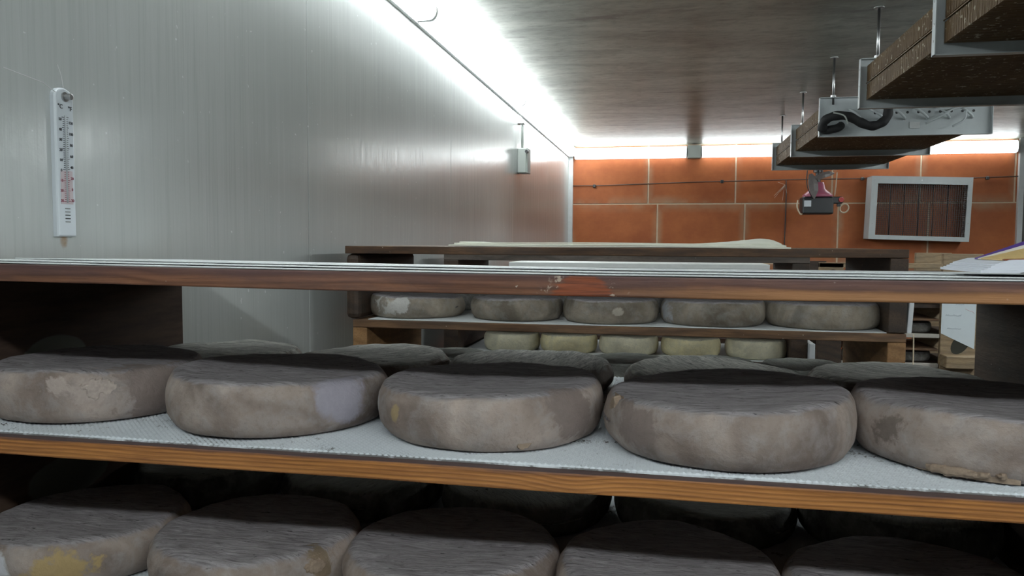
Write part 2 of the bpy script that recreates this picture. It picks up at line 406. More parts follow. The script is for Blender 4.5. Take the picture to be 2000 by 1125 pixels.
def text_mesh(s, size, align='CENTER'):
    c = bpy.data.curves.new('txt', 'FONT'); c.body = s; c.size = size; c.align_x = align; c.align_y = 'CENTER'; c.extrude = .0002; c.resolution_u = 3; c.offset = size*.012
    o = bpy.data.objects.new('txt', c); COL.objects.link(o)
    bpy.context.view_layer.update()
    me = bpy.data.meshes.new_from_object(o.evaluated_get(bpy.context.evaluated_depsgraph_get()))
    bpy.data.objects.remove(o); me.name = 'numeral'; me.materials.clear(); return me
def wall_text(s, y, z, size, mat, name='numeral', parent=t, x=FX+.0006):
    return meshobj(name, text_mesh(s, size), mat, parent, (x, y, z), (math.pi/2, 0, math.pi/2))
for k, s in enumerate(['50', '40', '30', '20', '10', '0', '10', '20', '30']):
    wall_text(s, -.0092, .157-k*.0136, .0052, M_RED if k > 5 else M_INK)
for k, s in enumerate(['120', '100', '80', '60', '40', '20', '0', '20']):
    wall_text(s, .0095, .154-k*.0150, .0052, M_RED if k > 4 else M_INK)
wall_text('°C', -.0085, .174, .0080, M_INK); wall_text('°F', .0088, .173, .0080, M_INK)
for k in range(5):
    bm = bmesh.new(); flat(bm, -.004, .005, -.0007, .0007); bm_obj('vent_slot', bm, M_INK if k in (2, 3) else plain('slot_grey', (.2, .21, .21)), t, (0, 0, .038-k*.0045))
bm = bmesh.new()
tube(bm, [(.008, -.0155, .192), (.016, -.045, .198), (.02, -.11, .203)], .0005, 5); tube(bm, [(.007, 0, .2), (.008, -.004, .215), (.004, -.006, .23)], .0004, 5)
tag(bm_obj('cobweb', bm, plain('web_white', (.6, .6, .6), .8), None, (XL, .9195, .005+EZ)), 'pale cobweb thread from top of the thermometer', 'cobweb')

t = thing('junction_box', 'grey plastic junction box on the left wall near the far corner', 'electrical box', (XL, 4.19, .379))
bm = bmesh.new(); box(bm, 0, .05, -.03, .06, 0, .133, .004); bm_obj('body', bm, M_GREYPL, t)
bm = bmesh.new(); box(bm, .05, .058, -.031, .061, -.001, .134, .003); bm_obj('lid', bm, M_GREYPL, t)
bm = bmesh.new(); lathe(bm, [(.009, 0), (.009, .02), (.006, .024)], 14, 'Y', (.055, -.054, .112)); bm_obj('knob', bm, M_DARK, t)
for yy in (-.012, .012):
    bm = bmesh.new(); tube(bm, [(.02, yy+.012, .133), (.02, yy+.012, .285), (.005, yy+.012, .31)], .0045, 8); bm_obj('conduit', bm, M_GREYPL, t, smooth=True)
bm = bmesh.new(); box(bm, 0, .03, -.02, .045, .268, .276); bm_obj('clip', bm, M_STEEL, t)

# ------------------------------------------------------------------ coil evaporators hung from the ceiling
def mat_coil():
    m = NT('coated_fins', .5, .4)
    co = m.coords((1, 1, 1)); s = m.sep(m.tc.outputs['Object'])
    a = m.noise(m.coords((6, 1, 6)), 5, 4, .6); fl = m.noise(co, 60, 3, .5)
    col = m.mix(a, (.085, .046, .020), (.21, .14, .07))
    col = m.mix(m.ramp(fl, [(.63, 0.0), (.67, .9)]), col, (.55, .50, .38))
    m.color(col); return m.m
M_COIL = mat_coil()
M_FIN2 = plain('fin_underside', (.07, .028, .014), .5, var=.4, scale=20)
PX0, PX1, PZ0, PZ1 = .62, 1.29, .456, .622
PC = (PX0+PX1)/2
def end_plate(t, y, name='end_plate', flange=-1):
    bm = bmesh.new(); w_, h_ = (PX1-PX0)/2, PZ1-PZ0
    box(bm, -w_, w_, -.0012, .0012, 0, h_)
    f0, f1 = (-.022, -.0012) if flange < 0 else (.0012, .022)
    box(bm, -w_, -w_+.0022, f0, f1, 0, h_); box(bm, w_-.0022, w_, f0, f1, 0, h_)
    box(bm, -w_, w_, f0, f1, 0, .0022); box(bm, -w_, w_, f0, f1, h_-.0022, h_)
    p = bm_obj(name, bm, M_WHITE, t, (0, y, 0))
    if flange < 0:
        for z in (.035, .075, .13):
            bm = bmesh.new(); lathe(bm, [(.002, -.0012), (.0035, -.0008), (.0035, 0.0004)], 8, 'X', (0, 0, 0)); bm_obj('screw', bm, M_STEEL, p, (-w_, -.011, z))
    return p
def fins(t, y0, y1):
    w_ = (PX1-PX0)/2-.024
    for nm, z0, z1 in (('lower_fin_bank', .030, .081), ('upper_fin_bank', .091, .143)):
        bm = bmesh.new(); n = int((y1-y0)/.0055)
        box(bm, -w_+.007, w_-.007, y0, y1, z0+.007, z1-.007)
        for k in range(n):
            y = y0+.003+k*(y1-y0-.006)/n
            box(bm, -w_+random.uniform(0, .001), w_, y, y+.0022, z0+random.uniform(0, .0008), z1)
        o = bm_obj(nm, bm, M_COIL, t)
        o['kind'] = 'stuff'
    for s_ in (-1, 1):
        bm = bmesh.new(); box(bm, -.001, .001, y0, y1, .0848, .0872); bm_obj('edge_strip', bm, M_COIL, t, (s_*w_, 0, 0))
def rod(t, x, y, r=.005):
    bm = bmesh.new(); top = ZC-PZ0
    tube(bm, [(x, y, PZ1-PZ0-.03), (x, y, top-.003)], r, 8)
    o = bm_obj('hanging_rod', bm, M_STEEL, t, smooth=True)
    bm = bmesh.new(); lathe(bm, [(.004, 0), (.017, .001), (.017, .004), (.004, .005)], 12, 'Z', (x, y, top-.005)); bm_obj('washer', bm, M_STEEL, o); bm = bmesh.new(); lathe(bm, [(.011, 0), (.011, .008)], 6, 'Z', (x, y, PZ1-PZ0+.001))
    bm_obj('nut', bm, M_STEEL, o)
def evaporator(ya, ym, yb, label, face):
    t = thing('evaporator', label, 'cooling unit', (PC, ya, PZ0), 'coil evaporators hung from the ceiling')
    end_plate(t, 0); end_plate(t, ym-ya, 'middle_plate'); end_plate(t, yb-ya, 'end_plate')
    fins(t, .004, ym-ya-.003); fins(t, ym-ya+.003, yb-ya-.003)
    for y in (0, ym-ya, yb-ya):
        for x in (.675-PC, 1.235-PC): rod(t, x, y-.012)
    w_ = (PX1-PX0)/2
    # hairpin bends and tube holes in the near plate
    for k in range(6):
        x = -.19+k*.085; bm = bmesh.new()
        pts = [(x+.028*math.cos(a)*(1 if k % 2 else .9), -.004-.024*math.sin(a), .115-.045*(math.cos(a)*.5+.5)) for a in [i*math.pi/8 for i in range(9)]]
        tube(bm, pts, .0052, 8); bm_obj('hairpin_bend', bm, M_WHITE, t, smooth=True)
    for k in range(10):
        bm = bmesh.new(); lathe(bm, [(.0055, -.0008), (.0055, 0)], 10, 'Y'); bm_obj('tube_hole', bm, M_DARK, t, (-.11+k*.042, -.0012, .098))
    return t
evA = evaporator(1.34, 2.08, 2.83, 'nearest hanging coil cooling unit, brown fins and white plates, top right corner', False)
evB = evaporator(3.54, 4.31, 5.06, 'farther hanging coil cooling unit with black insulated hose on its white end plate', True)
def ev(p): return (p[0]-PC, p[1]-3.54, p[2]-PZ0)
k_ = 3.50/3.45
pts = spline([ev((.628, 3.50, .482)), ev((.632, 3.475, .515)), ev((.665, 3.46, .533)), ev((.72, 3.46, .532)), ev((.765, 3.46, .508)), ev((.81, 3.46, .490)), ev((.85, 3.46, .500)), ev((.874, 3.46, .530)), ev((.876, 3.47, .575)), ev((.872, 3.50, .64))], 7)
bm = bmesh.new(); tube(bm, pts, [.0185+.0012*math.sin(i*.9) for i in range(len(pts))], 14)
bm_obj('insulated_hose', bm, M_BLACK, evB, smooth=True)
bm = bmesh.new(); tube(bm, spline([ev((.633, 3.515, .488)), ev((.65, 3.505, .483)), ev((.69, 3.50, .490)), ev((.708, 3.525, .503))], 5), .017, 12); bm_obj('hose_bend', bm, M_BLACK, evB, smooth=True)
bm = bmesh.new(); tube(bm, spline([ev((.66, 3.44, .545)), ev((.70, 3.43, .53)), ev((.72, 3.45, .50))], 5), .003, 6); bm_obj('cable_tie', bm, M_GREYPL, evB, smooth=True)
bm = bmesh.new(); tube(bm, spline([ev((1.03, 3.50, .50)), ev((1.09, 3.49, .53)), ev((1.13, 3.49, .555)), ev((1.2, 3.50, .57))], 6), .004, 6)
bm_obj('feed_pipe', bm, M_WHITE, evB, smooth=True); bm = bmesh.new()
tube(bm, spline([ev((1.13, 3.49, .485)), ev((1.17, 3.485, .51)), ev((1.18, 3.49, .55))], 6), .004, 6); bm_obj('feed_pipe', bm, M_WHITE, evB, smooth=True)
bm = bmesh.new(); box(bm, -.02, .02, -.002, 0, -.013, .013); bm_obj('rating_sticker', bm, plain('sticker', (.6, .62, .62), .5), evB, ev((1.0, 3.5375, .50)))

# ------------------------------------------------------------------ back wall fittings
t = thing('wall_pipe', 'thin dark pipe clipped across the orange block wall', 'pipe', (0, YB, .47))
bm = bmesh.new(); tube(bm, [(XL+.002, -.012, 0), (-.5, -.012, .002), (.2, -.012, .022), (.9, -.012, .033), (1.6, -.012, .038), (2.1, -.012, .030), (XR-.002, -.012, .042)], .004, 6); bm_obj('tube', bm, plain('brown_tube', (.10, .06, .045), .5), t, smooth=True)
for x, z in ((-.60, .0), (.41, .026), (1.45, .037), (2.32, .034)):
    bm = bmesh.new(); box(bm, -.012, .012, -.02, 0, -.014, .01, .003); bm_obj('clip', bm, M_DARK, t, (x, 0, z))
bm = bmesh.new(); tube(bm, spline([(.893, -.012, .033), (.897, -.01, -.1), (.895, -.01, -.3), (.893, -.01, -.5)], 6), .004, 6)
o = bm_obj('hanging_cable', bm, M_DARK, None, (0, YB, .47+EZ), smooth=True); tag(o, 'black cable hanging down the block wall from the thin pipe', 'cable')
bm = bmesh.new()
for k in range(7): tube(bm, [(0, 0, 0), (random.uniform(-.1, .03), -.01, random.uniform(-.13, .02))], .0012, 4)
tag(bm_obj('cobweb', bm, plain('web_tan', (.5, .38, .3), .8), None, (.885, YB-.012, .465+EZ)), 'dusty cobweb beside the hanging cable on the block wall', 'cobweb')

t = thing('grille_frame', 'white framed mesh grille mounted on the orange block wall', 'grille', (1.822, YB, .27), rot=(0, math.radians(1.6), 0))
GW, GH, GD = .345, .235, .16
bm = bmesh.new()
for (a, b, c, d) in ((-GW, GW, GH-.055, GH), (-GW, GW, -GH, -GH+.032), (-GW, -GW+.045, -GH+.032, GH-.055), (GW-.032, GW, -GH+.032, GH-.055)):
    box(bm, a, b, -GD, -GD+.012, c, d)
bm_obj('front_frame', bm, M_WHITE, t)
bm = bmesh.new()
box(bm, -GW, -GW+.006, -GD+.012, -.004, -GH, GH); box(bm, GW-.006, GW, -GD+.012, -.004, -GH, GH); box(bm, -GW, GW, -GD+.012, -.004, GH-.006, GH); box(bm, -GW, GW, -GD+.012, -.004, -GH, -GH+.006)
bm_obj('side_casing', bm, M_WHITE, t)
bm = bmesh.new()
for k in range(42):
    x = -GW+.045+k*(2*GW-.077)/41; box(bm, x-.0017, x+.0017, -GD+.013, -GD+.0155, -GH+.03, GH-.052)
for k in range(26):
    z = -GH+.032+k*(2*GH-.087)/25; box(bm, -GW+.04, GW-.03, -GD+.0155, -GD+.018, z-.0017, z+.0017)
o = bm_obj('mesh', bm, plain('dark_mesh', (.05, .03, .028), .5), t); o['kind'] = 'stuff'
for k in range(5):
    x = -.18+k*.1; bm = bmesh.new(); tube(bm, [(x, -.06, -GH+.006), (x-.008, -.06, GH-.006)], .004, 6); bm_obj('inner_wire', bm, M_DARK, t, smooth=True)
for x, z in ((-GW+.02, GH-.03), (0, GH-.028), (GW-.015, GH-.03), (GW-.016, -.1), (-GW+.02, -.12)):
    bm = bmesh.new(); lathe(bm, [(.004, -.002), (.004, 0)], 8, 'Y', (x, -GD, z)); bm_obj('screw', bm, M_STEEL, t)

# fan hanging below the far end of the farther evaporator
FY = 6.0
t = thing('hanging_fan', 'black fan motor with pink dome and grey blades before the orange block wall', 'fan', (1.06, FY, .21))
def F(p): return (p[0]-1.06, p[1]-FY, p[2]-.21)
bm = bmesh.new(); box(bm, -.115, .10, -.07, .07, .008, .135, .012, 2); bm_obj('motor_box', bm, M_DARK, t)
bm = bmesh.new(); lathe(bm, [(.105, .135), (.104, .148), (.085, .165), (.055, .19), (.045, .225), (.04, .24)], 28, 'Z'); bm_obj('dome', bm, plain('pink_plastic', (.42, .12, .19), .3), t, smooth=True)
bm = bmesh.new(); lathe(bm, [(.018, .24), (.018, .31), (.034, .312), (.034, .335), (.012, .338), (.012, ZC-.212)], 16, 'Z'); bm_obj('hanging_stem', bm, M_DARK, t, smooth=False)
def blade(pts, wd, name='blade'):
    bm = bmesh.new(); L = []; n = len(pts)
    for i, p in enumerate(pts):
        s_ = math.sin(math.pi*(i+.35)/(n-.2))**.7*wd if i < n-1 else .004
        a = Vector(pts[min(i+1, n-1)])-Vector(pts[max(i-1, 0)]); a.normalize(); c = Vector((-a.z, .25, a.x)).normalized()
        L.append([bm.verts.new(Vector(p)+c*s_*q+Vector((0, yy, 0))) for q, yy in ((-1, -.003), (0, -.012), (1, -.003), (1, .002), (0, -.007), (-1, .002))])
    for A, B in zip(L, L[1:]):
        for k in range(6): bm.faces.new((A[k], A[(k+1) % 6], B[(k+1) % 6], B[k]))
    bm.faces.new(L[0]); bm.faces.new(L[-1])
    return bm_obj(name, bm, plain('blade_grey', (.17, .15, .145), .35, var=.5, scale=14), t, smooth=False)
blade([F((.99, 5.9, .505)), F((1.0, 5.88, .47)), F((1.005, 5.87, .43)), F((1.01, 5.86, .38)), F((1.012, 5.86, .325))], .036)
blade([F((1.0, 5.9, .45)), F((1.03, 5.88, .475)), F((1.08, 5.88, .495)), F((1.12, 5.9, .505)), F((1.155, 5.93, .51))], .022)
bm = bmesh.new(); tube(bm, spline([F((.972, 5.9, .56)), F((.965, 5.9, .47)), F((.972, 5.88, .40)), F((1.005, 5.87, .325))], 6), .0035, 6); bm_obj('guard_wire', bm, M_DARK, t, smooth=True)
bm = bmesh.new(); box(bm, -.026, .022, -.002, 0, -.022, .022); bm_obj('rating_label', bm, plain('label_white', (.62, .66, .7), .5), t, (-.077, -.071, .085))
bm = bmesh.new(); box(bm, .09, .165, -.05, 0, .085, .135, .006); box(bm, .13, .15, -.04, -.01, .065, .09); bm_obj('switch_arm', bm, M_DARK, t)
bm = bmesh.new(); lathe(bm, [(.016, -.012), (.019, -.006), (.019, 0)], 16, 'Y', (.152, -.05, .112)); bm_obj('red_knob', bm, plain('red_plastic', (.5, .04, .035), .4), t)
M_CREAM = plain('cream_cord', (.62, .52, .38), .5)
bm = bmesh.new(); pts = [(.178+.034*math.cos(a)*.8+.012*math.sin(a), -.03, .052+.030*math.sin(a)-.01*math.cos(a)) for a in [i*2*math.pi/20 for i in range(20)]]
tube(bm, pts, .0055, 8, closed=True); bm_obj('cord_loop', bm, M_CREAM, t, smooth=True)
bm = bmesh.new(); tube(bm, spline([(-.145, -.06, .11), (-.15, -.07, .06), (-.13, -.075, .012), (-.115, -.075, .008)], 6), .005, 8); bm_obj('cord', bm, M_CREAM, t, smooth=True); bm = bmesh.new(); tube(bm, spline([(.11, -.03, .14), (.12, -.02, .22), (.125, -.02, .31)], 6), .004, 8)
bm_obj('cord', bm, M_CREAM, t, smooth=True)

# ------------------------------------------------------------------ racks: stacked wooden shelf trays
W_TOP = wood('red_brown_board', (.055, .020, .012), (.21, .085, .046), (.34, .155, .075), grain=700, stretch=.5, dirt=(.06, .034, .032), dirt_amt=.7, streak=.5, top=(.10, .07, .06), stain=((.10, .055, .058), .004, .010, .75), low=(.42, .20, .075), redpatch=(.115, .022))
W_MID = wood('orange_pine_board', (.14, .042, .012), (.47, .185, .045), (.56, .25, .070), grain=1600, stretch=.5, dirt=(.20, .08, .035), dirt_amt=.22, streak=.5, knot=(.105, 0, .035, 8), top=(.115, .078, .078), stain=((.10, .05, .045), .0075, .003, .7))
W_DARK = wood('dark_weathered_wood', (.014, .008, .006), (.045, .025, .016), (.085, .05, .03), grain=160, axis='Y', dirt=(.03, .026, .02), dirt_amt=.6)
W_RUN = wood('brown_runner_wood', (.02, .011, .007), (.065, .036, .022), (.11, .068, .042), grain=150, axis='Y', dirt=(.04, .035, .028), dirt_amt=.6)
W_TAN = wood('tan_runner_wood', (.16, .075, .025), (.34, .17, .065), (.44, .25, .11), grain=220, axis='Y', dirt=(.12, .07, .03), dirt_amt=.4)
W_PALE = wood('pale_runner_wood', (.16, .10, .05), (.30, .21, .12), (.40, .29, .17), grain=200, axis='X', dirt=(.16, .14, .11), dirt_amt=.5)
W_GREY = wood('dusty_dark_board', (.03, .022, .018), (.085, .065, .052), (.15, .12, .10), grain=170, dirt=(.05, .045, .04), dirt_amt=.5)
W_TOP2 = wood('top_dark_board', (.02, .010, .005), (.085, .038, .016), (.14, .07, .03), grain=200, dirt=(.03, .02, .015), dirt_amt=.6)
W_BROWN = wood('mid_brown_board', (.04, .018, .008), (.14, .07, .032), (.22, .12, .055), grain=230, stretch=1.2, dirt=(.04, .025, .016), dirt_amt=.5)

ORD = ['first', 'second', 'third', 'fourth', 'fifth', 'sixth', 'seventh', 'eighth', 'ninth', 'tenth']
def warp(x, y=0): return .0042*max(0, (-.05-x)/.6)**1.3-.026*y
def tray(label, x0, x1, y0, depth, ztop, thick, rh, rdepth, mats, rw=.02, group=None, n=4, rot=(0, 0, 0), rw_r=None, round_=False, warped=False):
    """one shelf tray: a deck of planks on two side runners; mats = (front plank, planks, runners)"""
    xc = (x0+x1)/2; zb = ztop-thick-rh
    t = thing('shelf_tray', label, 'shelf', (xc, y0, zb), group)
    pw = depth/n
    for k in range(n):
        bm = bmesh.new(); box(bm, -(x1-x0)/2, (x1-x0)/2, 0, pw-.003, -thick/2, thick/2, .0015, 2)
        if warped and k:
            bmesh.ops.subdivide_edges(bm, edges=[e for e in bm.edges if abs(e.verts[0].co.x-e.verts[1].co.x) > .5], cuts=20)
            for v in bm.verts: v.co.z += warp(v.co.x+xc, v.co.y+k*pw)
        if k == 0:   # worn, slightly wavy front edge
            bmesh.ops.subdivide_edges(bm, edges=[e for e in bm.edges if abs(e.verts[0].co.x-e.verts[1].co.x) > .5], cuts=60)
            for v in bm.verts:
                if v.co.y < .01: v.co.y += .0012*noise.noise(Vector((v.co.x*9+ztop*40, v.co.z*30, 1)))*2; 
                v.co.z += .0007*noise.noise(Vector((v.co.x*5+ztop*31, v.co.z*20, 7)))+(warp(v.co.x+xc, v.co.y) if warped else 0)
        bm_obj('plank', bm, mats[0] if k == 0 else mats[1], t, (0, k*pw, rh+thick/2))
    for s_ in (-1, 1):
        rww = rw if s_ < 0 or rw_r is None else rw_r
        bm = bmesh.new(); box(bm, -rww/2, rww/2, 0, rdepth, .0012, rh-.0003, .012 if round_ and s_ < 0 else .002, 2)
        if warped:
            for v in bm.verts:
                if v.co.z > rh/2: v.co.z += warp(-.05, v.co.y)
        bm_obj('runner', bm, mats[2], t, (s_*((x1-x0)/2-rww/2), 0, 0))
    return t

# near rack
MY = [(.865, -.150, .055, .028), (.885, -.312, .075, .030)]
NX0, NX1, NY, ND = -.797, .425, .66, .50
NT_ = .0178; NS = .1715; NZ = -.0278
lab = ['red-brown wooden shelf tray under white sheets, topmost of the nearest rack',
       'orange pine shelf tray of the nearest rack carrying the large front cheeses',
       'wooden shelf tray at the bottom picture edge, third from top of the nearest rack']
zt = NZ; i = 0
while zt-NT_-(NS-NT_) > -EZ-.001:
    tray(lab[i] if i < 3 else ORD[i]+' shelf tray from the top of the nearest rack', NX0, NX1, NY, ND, zt, NT_, NS-NT_, .475,
         (W_TOP if i == 0 else W_MID, W_BROWN, W_RUN), .02, 'shelf trays of the nearest rack', warped=(i == 0))
    zt -= NS; i += 1
def foot(x0, x1, y0, d, ztop, label, tilt=0):
    if ztop+EZ < .012: return
    t = thing('pallet_base', label, 'pallet', ((x0+x1)/2, y0, -EZ))
    h = ztop+EZ
    for s_ in (-1, 0, 1):
        bm = bmesh.new(); box(bm, -.04, .04, 0, d, 0, h, .002)
        for v in bm.verts:
            if v.co.z > h/2: v.co.z -= tilt*(.3+v.co.y)
        bm_obj('bearer', bm, W_RUN, t, (s_*((x1-x0)/2-.04), 0, 0))
def oval_patch(name, c, ry, rz, col2):  # dark runner wood with one lighter grey-green oval patch
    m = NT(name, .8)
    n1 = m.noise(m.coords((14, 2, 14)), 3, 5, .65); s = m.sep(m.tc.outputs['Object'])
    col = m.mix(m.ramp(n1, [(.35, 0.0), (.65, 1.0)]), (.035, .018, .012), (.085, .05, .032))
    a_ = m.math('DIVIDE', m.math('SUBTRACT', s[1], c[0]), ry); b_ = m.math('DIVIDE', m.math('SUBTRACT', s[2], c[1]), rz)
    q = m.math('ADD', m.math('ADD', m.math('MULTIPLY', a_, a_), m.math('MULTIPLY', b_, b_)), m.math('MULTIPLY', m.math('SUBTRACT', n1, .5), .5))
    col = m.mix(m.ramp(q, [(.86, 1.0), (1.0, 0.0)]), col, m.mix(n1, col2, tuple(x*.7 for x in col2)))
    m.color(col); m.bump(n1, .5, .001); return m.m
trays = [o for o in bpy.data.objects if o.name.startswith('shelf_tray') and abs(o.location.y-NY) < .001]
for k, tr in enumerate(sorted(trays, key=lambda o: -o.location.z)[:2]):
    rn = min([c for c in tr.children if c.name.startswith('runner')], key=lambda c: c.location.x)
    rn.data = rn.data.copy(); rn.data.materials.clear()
    rn.data.materials.append(oval_patch('mouldy_runner_wood', (MY[k][0]-NY, MY[k][1]-(NZ-(k+1)*NS)), MY[k][2], MY[k][3], (.15, .155, .125)))
foot(NX0, NX1, NY, .475, zt+NS-NT_-(NS-NT_), 'low wooden base under the nearest rack')

# ---- ribbed white plastic mats
def mat_mat():
    m = NT('white_ribbed_plastic', .45, .4)
    co = m.coords()
    d = m.noise(m.coords((1, 2.2, 1)), 16, 5, .7); d2 = m.noise(co, 170, 3, .6)
    col = m.mix(m.noise(co, 6, 3), (.68, .73, .78), (.78, .82, .86))
    f = m.math('MULTIPLY', m.ramp(d, [(.57, 0.0), (.66, 1.0)]), m.ramp(d2, [(.50, 0.0), (.56, 1.0)]))
    s = m.sep(m.tc.outputs['Object'])
    hol = m.ramp(m.math('MULTIPLY', s[2], 100), [(.10, 1.0), (.17, 0.0)])
    fr = m.ramp(s[1], [(.008, .75), (.05, .0)])
    f2 = m.math('MULTIPLY', hol, m.math('ADD', m.math('MULTIPLY', fr, m.ramp(d, [(.42, 0.2), (.5, 1.0)])), .12, clamp=True))
    col = m.mix(f, col, (.06, .05, .045))
    col = m.mix(f2, col, (.07, .06, .055))
    m.color(col); return m.m
M_MAT = mat_mat()
def mat_flat():
    m = NT('white_sheet_plastic', .5, .4); co = m.coords()
    s = m.sep(m.tc.outputs['Object'])
    h = m.math('MULTIPLY', m.math('SINE', m.math('MULTIPLY', s[0], 900)), m.math('SINE', m.math('MULTIPLY', s[1], 900)))
    m.color(m.mix(m.noise(co, 8, 3), (.58, .61, .62), (.68, .71, .72))); m.bump(h, .5, .001); return m.m
M_SHEET = mat_flat()
def bumpy_mat(w_, d_, step=.0018, per=.0060, h=.0030, base=.0008):
    nx, ny = int(w_/step), int(d_/step)
    X, Y = np.meshgrid(np.linspace(-w_/2, w_/2, nx+1), np.linspace(0, d_, ny+1), indexing='ij')
    Z = base+h*np.clip(.5+.5*np.sin(2*np.pi*X/per)*np.cos(2*np.pi*Y/per)+.25*np.cos(2*np.pi*(X+Y)/per), 0, 1)
    Z += .0004*np.sin(X*31)+.0003*np.sin(Y*57+X*11)
    Z[:, 0] = 0; Z[:, -1] = 0; Z[0, :] = 0; Z[-1, :] = 0
    co = np.stack([X, Y, Z], -1).reshape(-1, 3)
    i = np.arange((nx+1)*(ny+1)).reshape(nx+1, ny+1)
    f = np.stack([i[:-1, :-1], i[1:, :-1], i[1:, 1:], i[:-1, 1:]], -1).reshape(-1, 4)
    me = bpy.data.meshes.new('mat_mesh'); me.vertices.add(len(co)); me.vertices.foreach_set('co', co.ravel())
    me.loops.add(f.size); me.loops.foreach_set('vertex_index', f.ravel().astype(np.int32))
    me.polygons.add(len(f)); me.polygons.foreach_set('loop_start', (np.arange(len(f))*4).astype(np.int32)); me.polygons.foreach_set('loop_total', np.full(len(f), 4, np.int32))
    me.update(); me.validate(); return me
me_mat = bumpy_mat(1.155, .472)
MATZ = .0036
o = meshobj('ribbed_mat', me_mat, M_MAT, None, (-.186, NY+.0115, NZ-NS+EZ)); tag(o, 'white ribbed plastic mat under the large front cheeses on the pine shelf', 'mat', 'ribbed mats in the nearest rack')
o = meshobj('ribbed_mat', me_mat, M_MAT, None, (-.186, NY+.0115, NZ-2*NS+EZ)); tag(o, 'white ribbed plastic mat under the cheeses at the bottom edge of the picture', 'mat', 'ribbed mats in the nearest rack')
def sheet(w_, d_, th, fz, nx=60, ny=10, ragged=.0):
    bm = bmesh.new(); T = []; B = []
    for i in range(nx+1):
        a = []; b = []
        for j in range(ny+1):
            x = -w_/2+w_*i/nx; y = d_*j/ny; z = fz(x, y)
            if j == 0: y += ragged*noise.noise(Vector((x*14, w_*9, fz(0, .1)*999)))
            a.append(bm.verts.new((x, y, z+th))); b.append(bm.verts.new((x, y, z)))
        T.append(a); B.append(b)
    for i in range(nx):
        for j in range(ny):
            bm.faces.new((T[i][j], T[i+1][j], T[i+1][j+1], T[i][j+1])); bm.faces.new((B[i][j], B[i][j+1], B[i+1][j+1], B[i+1][j]))
    for i in range(nx):
        for j in (0, ny): bm.faces.new((T[i][j], T[i+1][j], B[i+1][j], B[i][j]))
    for j in range(ny):
        for i in (0, nx): bm.faces.new((T[i][j], T[i][j+1], B[i][j+1], B[i][j]))
    return bm
for k in range(3):
    def fz(x, y, k=k): return .0005+.0003*math.sin(x*7+k*2.1)*math.cos(y*9+k)*(1 if k else .4)+warp(x-.187, y)
    o = bm_obj('plastic_sheet', sheet(1.19-k*.012, .46-[0, .045, .13][k], .0008, fz, ragged=.001), M_SHEET, None, (-.187+.003*k, NY+.002+[0, .045, .13][k], NZ+k*.0017+warp(0, [0, .045, .13][k])+EZ))
    tag(o, ['white plastic sheet lying directly on the topmost front board', 'white plastic sheet in the middle of the pile on the front board', 'uppermost white plastic sheet of the pile on the front board'][k], 'sheet', 'sheets piled on the front board')

# ---- cheese wheels
def wheel_mesh(seed, R, h, sag=.0, rough=1.0, n=120, edge=.009):
    rnd = random.Random(seed); bm = bmesh.new(); prof = []
    e = edge
    prof += [(.0001, 0.0), (R*.5, 0.0), (R-e*1.3, .0), (R-e*.6, e*.22), (R-e*.15, e*.8)]
    for k in range(1, 9):
        t_ = k/9; prof.append((R+.0035*math.sin(math.pi*t_), e*.8+(h-1.5*e)*t_))
    prof += [(R-e*.10, h-e*.75), (R-e*.35, h-e*.35), (R-e*.8, h-e*.08), (R-e*1.5, h), (R-e*2.6, h-.0008)]
    for k in range(1, 9): prof.append(((R-e*2.6)*(1-k/8)**.9+.0001, h-.0008-sag*(k/8)))
    rings = []
    ox = rnd.uniform(-50, 50); ax = rnd.uniform(0, 6.28); el = rnd.uniform(.0, .012); tl = rnd.uniform(-.012, .012)*rough
    for r, z in prof:
        ring = []
        for k in range(n):
            a = k*2*math.pi/n; c, s = math.cos(a), math.sin(a)
            rr = r*(1+el*math.cos(2*(a-ax)))
            wz = min(1, z/(h*.5))
            q = Vector((c*rr*9+ox, s*rr*9, z*9))
            n1 = noise.noise(q)*.0042*rough; n2 = noise.noise(q*3.4)*.0016*rough; n3 = noise.noise(q*11)*.0006*rough
            rr2 = rr+(n1+n2+n3)*(r/R)
            zz = z
            if z > h*.5:
                zz = z+(noise.noise(Vector((c*r*14+ox, s*r*14, 5)))*.0032+noise.noise(Vector((c*r*50, s*r*50+ox, 3)))*.0013)*rough*wz+tl*c*r/R*.35
            elif z > 0: zz = z+noise.noise(q*1.5)*.0012
            ring.append(bm.verts.new((c*rr2, s*rr2, max(zz, 0))))
        rings.append(ring)
    for A, B in zip(rings, rings[1:]):
        for k in range(n): bm.faces.new((A[k], A[(k+1) % n], B[(k+1) % n], B[k]))
    bm.faces.new(rings[0][::-1]); bm.faces.new(rings[-1])
    me = bpy.data.meshes.new('wheel_mesh'); bmesh.ops.recalc_face_normals(bm, faces=bm.faces); bm.to_mesh(me); bm.free(); me.shade_smooth(); return me

